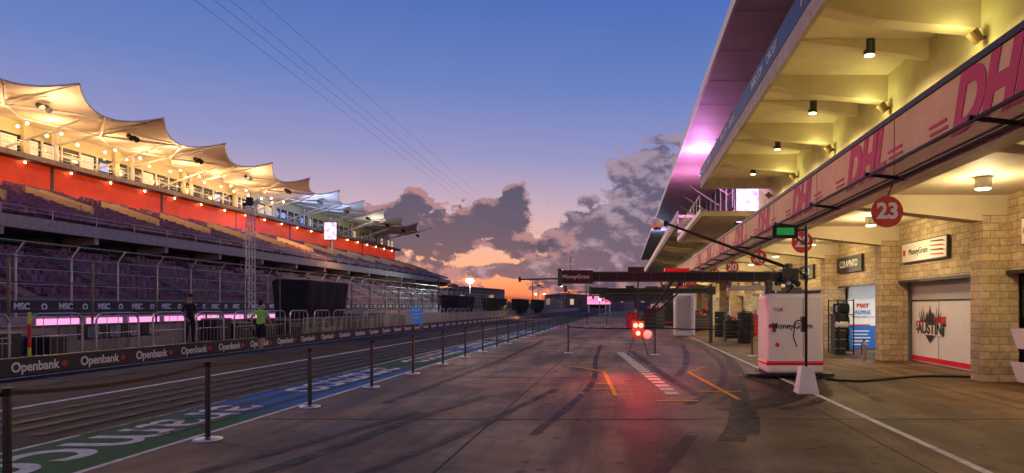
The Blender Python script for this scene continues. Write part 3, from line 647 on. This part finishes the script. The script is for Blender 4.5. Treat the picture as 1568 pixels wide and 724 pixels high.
for z in (8.1,8.4): m.tube((-40.15,GA,z),(-40.15,GB,z),.025,galv)
for k in range(int((GB-GA)/8)+1):
    y=GA+8*k; m.box(-43.3,-42.8,y,y+.5,0,6.9,conc); m.prism([(-40.3,6.4),(-40.3,6.9),(-46,6.9),(-46,5.8)],'y',y,y+.4,conc)
tz=lambda x:7.6+(-40.3-x)*UD/.85
for k in range(int((GB-GA)/8)):
    y=GA+3+8*k
    xa,xb=-43.8,-48.2
    for yy in (y,y+1.3):
        m.prism([(xa,tz(xa)+.3),(xa,tz(xa)+1.1),(xb,tz(xb)+1.1),(xb,tz(xb)+.3)],'y',yy,yy+.16,beige)
    for i in range(22):
        x=-40.8-.5*i
        m.box(x-.5,x,y+.2,y+1.25,tz(x),tz(x)+.3,tierm)
    m.prism([(-34.3,2.2),(-34.3,2.3),(-41.8,6.0),(-41.8,5.8)],'y',y,y+1.1,tierm)
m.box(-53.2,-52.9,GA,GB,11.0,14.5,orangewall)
for k in range(int((GB-GA)/15)): m.box(-52.9,-52.84,GA+5+15*k,GA+5.3+15*k,11,14.5,concdark)
m.box(-54.5,-51.6,GA,GB,14.5,14.95,concdark)
m.box(-54.3,-54.0,GA,GB,14.95,18.3,cream); m.box(-54.0,-53.97,GA,GB,15.1,17.0,glassd)
k=0; y=GA
litw=M('lit_suite_window',(.3,.3,.3),.4,emis=(1,.72,.36),es=.6); litb=M('lit_suite_tv',(.1,.1,.3),.4,emis=(.15,.4,1),es=1.2)
while y<GB:
    m.box(-53.97,-53.85,y,y+.14,15.1,17.0,whitesteel)
    if k%5==0: m.box(-54.0,-53.6,y,y+.6,14.95,18.2,cream)
    r=random.random()
    if r<.2: m.box(-53.968,-53.96,y+.3,y+1.9,15.2,16.8,litw)
    elif r<.28: m.box(-53.968,-53.96,y+.5,y+1.6,15.7,16.5,litb)
    y+=2.2;k+=1
m.box(-53.97,-53.87,GA,GB,16.1,16.18,whitesteel)
for k in range(int((GB-GA)/1.5)): m.tube((-51.7,GA+1.5*k,14.95),(-51.7,GA+1.5*k,15.95),.022,galv,5)
for z in (15.2,15.45,15.7,15.95): m.tube((-51.7,GA,z),(-51.7,GB,z),.02,galv,5)
m.box(-58,-54.3,GA,GB,14.5,18.2,concdark)
m.prism([(-34,0),(-34,1.6),(-42,5.2),(-42,0)],'y',GB,GB+.3,concdark); m.prism([(-40.2,6.9),(-40.2,7.6),(-52.4,11.6),(-58,14.5),(-58,0),(-44,0),(-44,6.9)],'y',GB,GB+.3,concdark)
gs=m.done('grandstand')
m=MB()
# small bracket lamps along the concourse wall
for k in range(int((GB-GA)/5)): m.ball((-52.6,GA+2+5*k,14.35),.09,lampO,nu=6,nv=4)
m.done('concourse_lamps',parent=gs)
m=MB()
def seats(x0,z0,n,dx,dz,off):
    for i in range(n):
        x=x0-dx*i-.35; z=z0+dz*i; y=GA+.3
        while y<GB-.5:
            ph=(y-GA-3)%8
            if not(off<ph<1.5) :
                j=random.uniform(-.03,.03); fold=random.random()<.75
                if fold: m.quad([(x+.02,y,z+.42),(x+.10,y,z+.80),(x+.10,y+.44,z+.80),(x+.02,y+.44,z+.42)],seatm)
                else: m.quad([(x,y,z+.42),(x+.38,y,z+.45),(x+.38,y+.44,z+.45),(x,y+.44,z+.42)],seatm)
                m.quad([(x-.06,y,z+.85+j),(x+.02,y,z+.42),(x+.02,y+.44,z+.42),(x-.06,y+.44,z+.85+j)],seatm)
            y+=.58
seats(-34.2,1.6,9,.85,.42,0); seats(-40.3,7.6,14,.85,UD,-.1)
m.done('stadium_seats',parent=gs)
m=MB(); arms=MB(); lb=MB()
TY=[34.5+10*k for k in range(13)]
NU,NV=10,12
for k in range(len(TY)-1):
    ya=TY[k]
    G=[]
    for a in range(NU+1):
        u=a/NU; row=[]
        for c in range(NV+1):
            v=c/NV; s=4*v*(1-v)
            x=-43.5-1.6*s*(1-u)-14.5*u
            z=19.5-1.35*s*(1-u)**1.3 -1.0*u -.9*math.sin(math.pi*u)+ .55*math.sin(math.pi*u)*s
            row.append((x,ya+10*v,z))
        G.append(row)
    vs=[p for r in G for p in r]; fs=[(a*(NV+1)+c,a*(NV+1)+c+1,(a+1)*(NV+1)+c+1,(a+1)*(NV+1)+c) for a in range(NU) for c in range(NV)]
    m.add(vs,fs,fabric)
    arms.path([(G[0][c][0]+.02,G[0][c][1],G[0][c][2]) for c in range(NV+1)],.07,whitesteel,6)
cv=m.done('canopy_fabric',smooth=True,parent=gs)
for k,y in enumerate(TY):
    arms.tube((-53.8,y,16.9),(-43.5,y,19.42),.16,whitesteel,8,.09)
    arms.tube((-53.8,y,18.1),(-48,y,18.2),.09,whitesteel)
    arms.tube((-49.5,y,17.85),(-46,y,18.5),.06,whitesteel)
    if y+10<=TY[-1]:
        arms.tube((-49.5,y,17.8),(-45.4,y+4.6,18.0),.11,whitesteel); arms.tube((-49.5,y+10,17.8),(-45.4,y+5.4,18.0),.11,whitesteel)
        arms.tube((-49.5,y,17.8),(-52.5,y+5,18.1),.08,whitesteel); arms.tube((-49.5,y+10,17.8),(-52.5,y+5,18.1),.08,whitesteel)
        arms.tube((-53.8,y+5,18.3),(-45.1,y+5,18.05),.07,whitesteel); arms.tube((-53.8,y+5,15.6),(-47.5,y+5,17.9),.12,whitesteel,8,.08)
    arms.tube((-53.6,y,14.95),(-53.6,y,18.2),.18,whitesteel)
    for (dx,dy) in ((0,0),(.0,.7)): arms.tube((-47+dx,y+.3+dy,17.9),(-46.6+dx,y+.2+dy,17.6),.22,blackpl,10,.26)
    if y<96:
        for (dx,dy,z) in ((-52.8,1.5,17.3),(-52.8,5,17.4),(-52.8,8,17.3),(-50.5,3.3,17.2),(-50.5,6.8,17.2)):
            lb.ball((dx,y+dy,z),.11,lampO,nu=8,nv=5)
arms.done('canopy_steelwork',parent=gs,smooth=False); lb.done('canopy_floodlights',parent=gs)
for y in range(36,98,6):
    lamp('POINT',(-50.2,y,16.9),430,(1,.57,.24),'canopy_lamp',gs,size=.3)
for y in range(40,98,15): lamp('POINT',(-45.8,y,16.9),480,(1,.64,.34),'canopy_lamp',gs,size=.3)
for y,c,e in ((104,(.35,.5,1),900),(113,(.3,.5,1),600),(128,(.9,.85,.8),400)): lamp('POINT',(-46.5,y,16.6),e,c,'canopy_lamp',gs,size=.3)
lamp('AREA',(-51.9,93,14.45),4600,(1,.45,.18),'concourse_strip_lamp',gs,aim=(-.35,0,-1),sx=.3,sy=128)
lamp('AREA',(-43.6,93,6.85),600,(1,.58,.62),'lower_concourse_strip_lamp',gs,aim=(.35,0,-1),sx=.3,sy=128)
for y in (34.5,74.5): lamp('SPOT',(-46.5,y,17.4),26000,(1,.64,.42),'track_floodlight_lamp',gs,size=.6,spot=95,aim=(1,-.05,-.28),blend=.9)
m=MB(); m.box(-46.1,-44.1,105,105.3,11.9,14.7,black); m.box(-46.02,-44.18,104.97,104.998,12,14.6,screenm); m.tube((-45,105.4,9),(-45,105.4,12),.15,whitesteel); m.done('grandstand_video_screen')

# ------------------------------------------------------------ distance
m=MB(); x,y,h=-27,120,6.0
m.tube((x,y,0),(x,y,h),.1,galv,8,.07); m.box(x-.6,x+.6,y-.1,y+.1,h-.2,h+.6,darksteel)
for dx in (-.3,.3): m.ball((x+dx,y-.2,h+.2),.36,lampFar,1,.4,1)
m.done('floodlight_mast'); lamp('POINT',(-27,119.3,6.2),2500,(.8,1,.9),'floodlight_lamp',size=.3)
for (x,y,h) in ((-19.5,72,4.6),(-20,150,7),(-12,220,10),(-30,240,9)):
    m=MB(); m.tube((x,y,0),(x,y,h),.08,darksteel); m.tube((x,y,h-.3),(x+1.8,y,h-.6),.05,darksteel); m.tube((x,y,h-.3),(x-1.5,y,h-.4),.05,darksteel); m.box(x+1,x+2,y-.2,y+.2,h-.85,h-.6,darksteel); m.done('lamp_mast')
m=MB(); m.box(-10.6,-3.4,195,195.6,2.1,4.9,darksteel); m.box(-10.4,-3.6,194.96,194.998,2.3,4.7,M('pink_screen',(.4,.2,.3),.4,emis=(1,.25,.5),es=1.5)); m.box(-10.2,-9.8,195,195.5,0,2.1,galv); m.box(-4.2,-3.8,195,195.5,0,2.1,galv); o=m.done('trackside_video_board')
text('WELCOME',(-7.0,194.9,3.5),(1,0,0),(0,0,1),1.2,lettW,o)
m=MB()
for k in range(40): m.tube((-19-.2*k,160+5*k,0),(-19-.2*k,160+5*k,4),.06,galv)
for z in (1,2,3,4): m.tube((-19,160,z),(-27,360,z),.03,galv)
m.quad([(-19,160,.9),(-27,360,.9),(-27,360,4),(-19,160,4)],debnet); m.done('distant_track_fence')
def hut(x,y,w,d,h,mt,nm):
    m=MB(); m.box(x,x+w,y,y+d,0,h,mt); m.prism([(x-.4,h),(x+w+.4,h),(x+w*.5,h+.9)],'y',y-.4,y+d+.4,darksteel)
    for k in range(int(w/3)): m.box(x+.6+3*k,x+2+3*k,y-.03,y,h*.4,h*.75,litw if (k+int(x))%3==0 else glassd)
    m.done(nm)
hut(-60,210,22,8,7,concdark,'hospitality_building'); hut(-30,260,16,8,6,concdark,'marshal_building'); hut(-8,300,26,10,9,concdark,'race_control_building'); hut(-95,330,34,10,8,concdark,'hospitality_building'); hut(16,260,30,10,12,concdark,'medical_building')
leaf=M('tree_foliage',(.03,.04,.02),.9)
m=MB()
for k in range(2600):
    x=random.uniform(-700,500); y=random.uniform(480,620); base=5+3.5*math.sin(x*.02)+2.5*math.sin(x*.071+1)
    z=random.uniform(0,1)**.7*(base+3)
    s=random.uniform(1,2.6); a=random.uniform(0,6.28)
    m.add([(x+s*math.cos(a+t)*random.uniform(.7,1.2),y+s*math.sin(a+t),z+random.uniform(-s,s)*.7) for t in (0,1.5,3,4.5)],[(0,1,2),(0,2,3),(0,1,3),(1,2,3)],leaf)
for k in range(60):
    x=-700+20*k; m.box(x,x+21,620,621,0,5+2.5*math.sin(x*.02)+1.5*math.sin(x*.3),leaf)
m.done('distant_trees')
lampA=M('amber_lamp_lens',(1,1,1),.4,emis=(1,.45,.15),es=25)
m=MB()
for k in range(34):
    x=random.uniform(-150,-2); y=random.uniform(220,420); h=random.uniform(3,9); m.tube((x,y,0),(x,y,h),.08,galv,5); m.ball((x,y,h),.28,(lampO,lampFar,lampA)[k%3],nu=6,nv=4)
for k in range(14):
    x=-3+.55*k; y=100+12*k; m.tube((x-.5,y,0),(x-.5,y,2.6+.1*k),.06,galv,5); m.ball((x-.5,y,2.7+.1*k),.16,(lampO,lampR,lampFar,lampA)[k%4],nu=6,nv=4)
m.done('distant_lamp_posts')
m=MB()
for (x0,z0,x1,z1) in ((-37.9,28.6,-49.5,33),(-36.2,28.6,-48.5,34),(-34.8,28.6,-47,34.5),(-34.2,30.5,-46,36)):
    pts=[]
    for i in range(-8,40):
        y=60+18*i; t=(y-60)/200; pts.append((x0+(x1-x0)*t,y,z0+(z1-z0)*t+ .00002*(y-160)**2))
    m.path(pts,.016,darksteel,4)
m.done('overhead_power_lines')

# ------------------------------------------------------------ people
def person(name,loc,heading,J,bones,cap=None,hairm=hair,scale=1.0):
    names=list(J); me=bpy.data.meshes.new(name); me.from_pydata([J[n][:3] for n in names],[(names.index(a),names.index(b)) for a,b,_ in bones],[])
    o=bpy.data.objects.new(name,me); S.collection.objects.link(o)
    md=o.modifiers.new('skin','SKIN'); md.branch_smoothing=.6; md.use_smooth_shade=True
    for i,n in enumerate(names):
        r=J[n][3]; me.skin_vertices[0].data[i].radius=(r if not isinstance(r,tuple) else r[0], r if not isinstance(r,tuple) else r[1]); me.skin_vertices[0].data[i].use_root=(n=='pelvis')
    sd=o.modifiers.new('sub','SUBSURF'); sd.levels=2; sd.render_levels=2
    dg=bpy.context.evaluated_depsgraph_get(); dg.update(); nm=bpy.data.meshes.new_from_object(o.evaluated_get(dg)); o.modifiers.clear(); o.data=nm
    nm.materials.clear(); mats=[]
    for _,_,mt in bones:
        if mt not in mats: mats.append(mt)
    for mt in mats: nm.materials.append(mt)
    segs=[(Vector(J[a][:3]),Vector(J[b][:3]),mats.index(mt)) for a,b,mt in bones]
    for p in nm.polygons:
        best=9;bi=0
        for a,b_,k in segs:
            d=b_-a; t=max(0,min(1,(p.center-a).dot(d)/max(d.length_squared,1e-9))); q=(p.center-(a+d*t)).length
            if q<best: best=q;bi=k
        p.material_index=bi; p.use_smooth=True
    h=MB(); hx,hy,hz=J['head'][:3]
    h.ball((hx,hy,hz+.01),.1,skin,.78,.98,1.18,18,14); h.ball((hx,hy-.016,hz+.035),.103,hairm,.82,.98,1.1,18,14)
    h.ball((hx,hy+.1,hz-.01),.018,skin,.8,1.1,1.3,8,6)
    for s in(-1,1):
        h.ball((hx+s*.08,hy-.0,hz),.026,skin,.4,.8,1.2,8,6); h.ball((hx+s*.03,hy+.087,hz+.015),.011,lettK,1,.5,.7,8,5)
    h.box(hx-.022,hx+.022,hy+.083,hy+.092,hz-.052,hz-.044,lettR)
    if cap:
        h.ball((hx,hy,hz+.055),.107,cap,.86,1,.85,18,10); h.prism([(hx-.07,hy+.06),(hx+.07,hy+.06),(hx+.06,hy+.18),(hx-.06,hy+.18)],'z',hz+.05,hz+.062,cap)
    ho=h.done('head',parent=o,smooth=True); o.location=loc; o.rotation_euler=(0,0,heading); o.scale=(scale,)*3
    return o
def hand(J,bones,side,w,d,mat=skin):
    w=Vector(w); d=Vector(d).normalized(); n=side
    J[n+'palm']=(*(w+d*.06),.028); bones.append((n+'wr',n+'palm',mat))
    lat=Vector((0,1,0))
    for i,(off,l) in enumerate(((.028,.07),(.010,.08),(-.010,.075),(-.028,.06))):
        a=w+d*.10+lat*off; b_=a+d*l*.6; c=b_+(d+Vector((-.5 if n=='r' else .5,0,0))).normalized()*l*.4
        for q,p in enumerate((a,b_,c)): J[f'{n}f{i}{q}']=(*p,.010)
        bones += [(n+'palm',f'{n}f{i}0',mat),(f'{n}f{i}0',f'{n}f{i}1',mat),(f'{n}f{i}1',f'{n}f{i}2',mat)]
    a=w+d*.05+lat*.04; b_=a+d*.05+lat*.015; J[n+'t0']=(*a,.012); J[n+'t1']=(*b_,.010); bones+=[(n+'palm',n+'t0',mat),(n+'t0',n+'t1',mat)]
def body(top,bottom,legs,sleeve,P):
    J={'pelvis':(0,0,.96,(.14,.11)),'belly':(0,.01,1.1,(.135,.1)),'chest':(0,.0,1.32,(.16,.11)),'neckb':(0,-.01,1.46,(.075,.065)),'neck':(0,0,1.53,.052),'head':(0,.02,1.66,.07)}
    B=[('pelvis','belly',top),('belly','chest',top),('chest','neckb',top),('neckb','neck',skin),('neck','head',skin)]
    for s,n in ((-1,'l'),(1,'r')):
        q=P[n]
        J[n+'sh']=(s*.175,-.01,1.41,.062); J[n+'el']=(*q['el'],.042); J[n+'wr']=(*q['wr'],.026)
        J[n+'ue']=tuple(Vector(J[n+'sh'][:3]).lerp(Vector(q['el']),.6))+(.05,)
        B+= [('chest',n+'sh',top),(n+'sh',n+'ue',top),(n+'ue',n+'el',sleeve),(n+'el',n+'wr',sleeve)]
        J[n+'hip']=(s*.095,0,.88,.1); J[n+'kn']=(*q['kn'],.062); J[n+'cf']=tuple(Vector(q['kn']).lerp(Vector(q['an']),.3)+Vector((0,-.01,0)))+(.058,); J[n+'an']=(*q['an'],.038); J[n+'toe']=(*q['toe'],.036)
        J[n+'th']=tuple(Vector(J[n+'hip'][:3]).lerp(Vector(q['kn']),.5))+(.085,)
        B+= [('pelvis',n+'hip',bottom),(n+'hip',n+'th',bottom),(n+'th',n+'kn',bottom),(n+'kn',n+'cf',legs),(n+'cf',n+'an',legs),(n+'an',n+'toe',shoe)]
        hand(J,B,n,q['wr'],Vector(q['wr'])-Vector(q['el']))
    return J,B
P={'l':dict(el=(-.27,-.09,1.14),wr=(-.26,.05,.92),kn=(-.1,.16,.50),an=(-.1,.22,.09),toe=(-.11,.38,.045)),
   'r':dict(el=(.27,.02,1.13),wr=(.3,.16,.93),kn=(.1,.02,.49),an=(.11,-.24,.14),toe=(.12,-.13,.04))}
J,B=body(neon,cloth,skin,skin,P)
person('walking_man',(-13.3,25,0),math.radians(8),J,B,scale=1.08)
P={'l':dict(el=(-.25,-.05,1.14),wr=(-.16,.18,1.05),kn=(-.11,.03,.50),an=(-.13,0,.09),toe=(-.15,.16,.045)),
   'r':dict(el=(.25,-.05,1.14),wr=(.2,.1,.93),kn=(.11,.02,.49),an=(.13,0,.09),toe=(.17,.15,.045))}
J,B=body(cloth,cloth,cloth,cloth,P)
person('standing_man',(-16.4,25.8,.28),math.radians(-110),J,B,cap=cloth,scale=1.06)

# ------------------------------------------------------------ world: dusk sky
W=bpy.data.worlds.new('World'); S.world=W; W.use_nodes=True; nt=W.node_tree; L=nt.links; bg=nt.nodes['Background']
tc=nt.nodes.new('ShaderNodeTexCoord'); sp=nt.nodes.new('ShaderNodeSeparateXYZ'); L.new(tc.outputs['Generated'],sp.inputs[0])
def math_(op,a,b=None,clamp=False):
    n=nt.nodes.new('ShaderNodeMath'); n.operation=op; n.use_clamp=clamp
    for i,v in enumerate((a,b)):
        if v is None: continue
        if isinstance(v,(int,float)): n.inputs[i].default_value=v
        else: L.new(v,n.inputs[i])
    return n.outputs[0]
X_,Y_,Z_=sp.outputs
ramp=nt.nodes.new('ShaderNodeValToRGB'); cr=ramp.color_ramp
stops=[(0,(1.0,.15,.07)),(.022,(1.0,.27,.12)),(.05,(1.0,.45,.25)),(.09,(.88,.50,.42)),(.14,(.60,.44,.54)),(.21,(.31,.32,.60)),(.30,(.15,.235,.58)),(.41,(.075,.165,.52)),(.7,(.04,.075,.28)),(1,(.03,.06,.2))]
cr.elements[0].position=0; cr.elements[0].color=(*stops[0][1],1); cr.elements[1].position=1; cr.elements[1].color=(*stops[-1][1],1)
for p,c in stops[1:-1]:
    e=cr.elements.new(p); e.color=(*c,1)
L.new(math_('MAXIMUM',Z_,0.0),ramp.inputs[0])
yy=math_('MAXIMUM',Y_,.05); u=math_('DIVIDE',X_,yy); w=math_('DIVIDE',Z_,yy)
cb=nt.nodes.new('ShaderNodeCombineXYZ'); L.new(u,cb.inputs[0]); L.new(math_('MULTIPLY',w,1.5),cb.inputs[1])
def noi(sc,det,ro,vec=None):
    n=nt.nodes.new('ShaderNodeTexNoise'); n.noise_dimensions='2D'; n.inputs['Scale'].default_value=sc; n.inputs['Detail'].default_value=det; n.inputs['Roughness'].default_value=ro; L.new(vec or cb.outputs[0],n.inputs['Vector']); return n
nz=noi(14,8,.62).outputs['Fac']
vo=nt.nodes.new('ShaderNodeTexVoronoi'); vo.voronoi_dimensions='2D'; vo.feature='F1'; vo.inputs['Scale'].default_value=30
wv=nt.nodes.new('ShaderNodeVectorMath'); wv.operation='ADD'; nw=noi(45,4,.6)
sc_=nt.nodes.new('ShaderNodeVectorMath'); sc_.operation='SCALE'; sc_.inputs['Scale'].default_value=.045; L.new(nw.outputs['Color'],sc_.inputs[0]); L.new(cb.outputs[0],wv.inputs[0]); L.new(sc_.outputs[0],wv.inputs[1]); L.new(wv.outputs[0],vo.inputs['Vector'])
bil=vo.outputs['Distance']
up=nt.nodes.new('ShaderNodeVectorMath'); up.operation='ADD'; up.inputs[1].default_value=(.004,.016,0); L.new(cb.outputs[0],up.inputs[0])
nz2=noi(14,4,.62,up.outputs[0]).outputs['Fac']; nz1=noi(14,4,.62).outputs['Fac']
relief=math_('SUBTRACT',nz1,nz2)
def region(bl):
    den=None
    for (cx,cz,rx,rz,am) in bl:
        a=math_('DIVIDE',math_('SUBTRACT',u,cx),rx); b_=math_('DIVIDE',math_('SUBTRACT',w,cz),rz)
        d=math_('SUBTRACT',am,math_('ADD',math_('MULTIPLY',a,a),math_('MULTIPLY',b_,b_)))
        den=d if den is None else math_('MAXIMUM',den,d)
    return math_('MAXIMUM',den,-6.0)
def mixc(f,a,c):
    m=nt.nodes.new('ShaderNodeMix'); m.data_type='RGBA'
    if isinstance(f,(int,float)): m.inputs[0].default_value=f
    else: L.new(f,m.inputs[0])
    for i,v in ((6,a),(7,c)):
        if isinstance(v,tuple): m.inputs[i].default_value=(*v,1)
        else: L.new(v,m.inputs[i])
    return m.outputs[2]
def rng(v,a,b_,o0=0,o1=1,smooth=True):
    r=nt.nodes.new('ShaderNodeMapRange'); r.interpolation_type='SMOOTHSTEP' if smooth else 'LINEAR'; r.inputs[1].default_value=a; r.inputs[2].default_value=b_; r.inputs[3].default_value=o0; r.inputs[4].default_value=o1; L.new(v,r.inputs[0]); return r.outputs[0]
front=math_('GREATER_THAN',Y_,.05)
R_=region([(.02,.055,.16,.038,1.6),(.05,.155,.065,.078,1.6),(.0,.09,.11,.055,1.7),(.14,.10,.14,.12,1.6),(-.12,.052,.14,.015,1.2)])
totR=math_('ADD',math_('ADD',R_,math_('MULTIPLY',math_('SUBTRACT',nz,.5),2.6)),math_('MULTIPLY',math_('SUBTRACT',.35,bil),1.0))
fR=math_('MULTIPLY',rng(totR,.08,.42),front)
shade=math_('ADD',math_('ADD',math_('MULTIPLY',relief,2.6),math_('MULTIPLY',bil,-.45)),math_('ADD',math_('MULTIPLY',w,2.4),math_('MULTIPLY',nz,.5)))
colR=mixc(rng(shade,.12,.85),(.10,.09,.175),(.38,.28,.37))
L_=region([(-.22,.118,.105,.036,1.5),(-.33,.100,.075,.058,1.7),(-.155,.15,.026,.03,1.0),(-.16,.088,.08,.020,1.1),(-.30,.062,.09,.022,1.0),(-.08,.105,.03,.012,.6),(-.10,.03,.16,.010,.7),(-.42,.10,.08,.03,.9)])
totL=math_('ADD',math_('ADD',L_,math_('MULTIPLY',math_('SUBTRACT',nz,.5),6.0)),math_('MULTIPLY',math_('SUBTRACT',.35,bil),.8))
fL=math_('MULTIPLY',rng(totL,.0,.45),front)
colL=mixc(rng(math_('SUBTRACT',totL,math_('MULTIPLY',relief,6.0)),.0,.9),(.42,.22,.25),(.048,.062,.14))
c=mixc(math_('MULTIPLY',fR,.94),ramp.outputs['Color'],colR); c=mixc(math_('MULTIPLY',fL,.94),c,colL)
sky=nt.nodes.new('ShaderNodeTexSky'); sky.sky_type='NISHITA'; sky.sun_disc=False; sky.sun_elevation=math.radians(1); sky.sun_rotation=math.radians(-15)
ad=nt.nodes.new('ShaderNodeMix'); ad.data_type='RGBA'; ad.blend_type='ADD'; ad.inputs[0].default_value=.008; L.new(c,ad.inputs[6]); L.new(sky.outputs[0],ad.inputs[7])
L.new(ad.outputs[2],bg.inputs['Color']); bg.inputs['Strength'].default_value=.92
sun=bpy.data.lights.new('sun','SUN'); sun.energy=.12; sun.angle=math.radians(8); sun.color=(1,.6,.45); so=bpy.data.objects.new('afterglow_sun',sun); S.collection.objects.link(so)
so.rotation_euler=Vector((.25,-1,-.06)).to_track_quat('-Z','Y').to_euler()

# ------------------------------------------------------------ camera
cam=bpy.data.cameras.new('camera'); co=bpy.data.objects.new('camera',cam); S.collection.objects.link(co)
co.location=(0,0,1.7); co.rotation_euler=(math.radians(90),0,0); cam.sensor_width=36; cam.lens=24
cam.shift_x=-171/1568; cam.shift_y=107/1568; cam.clip_end=6000; cam.clip_start=.05
S.camera=co
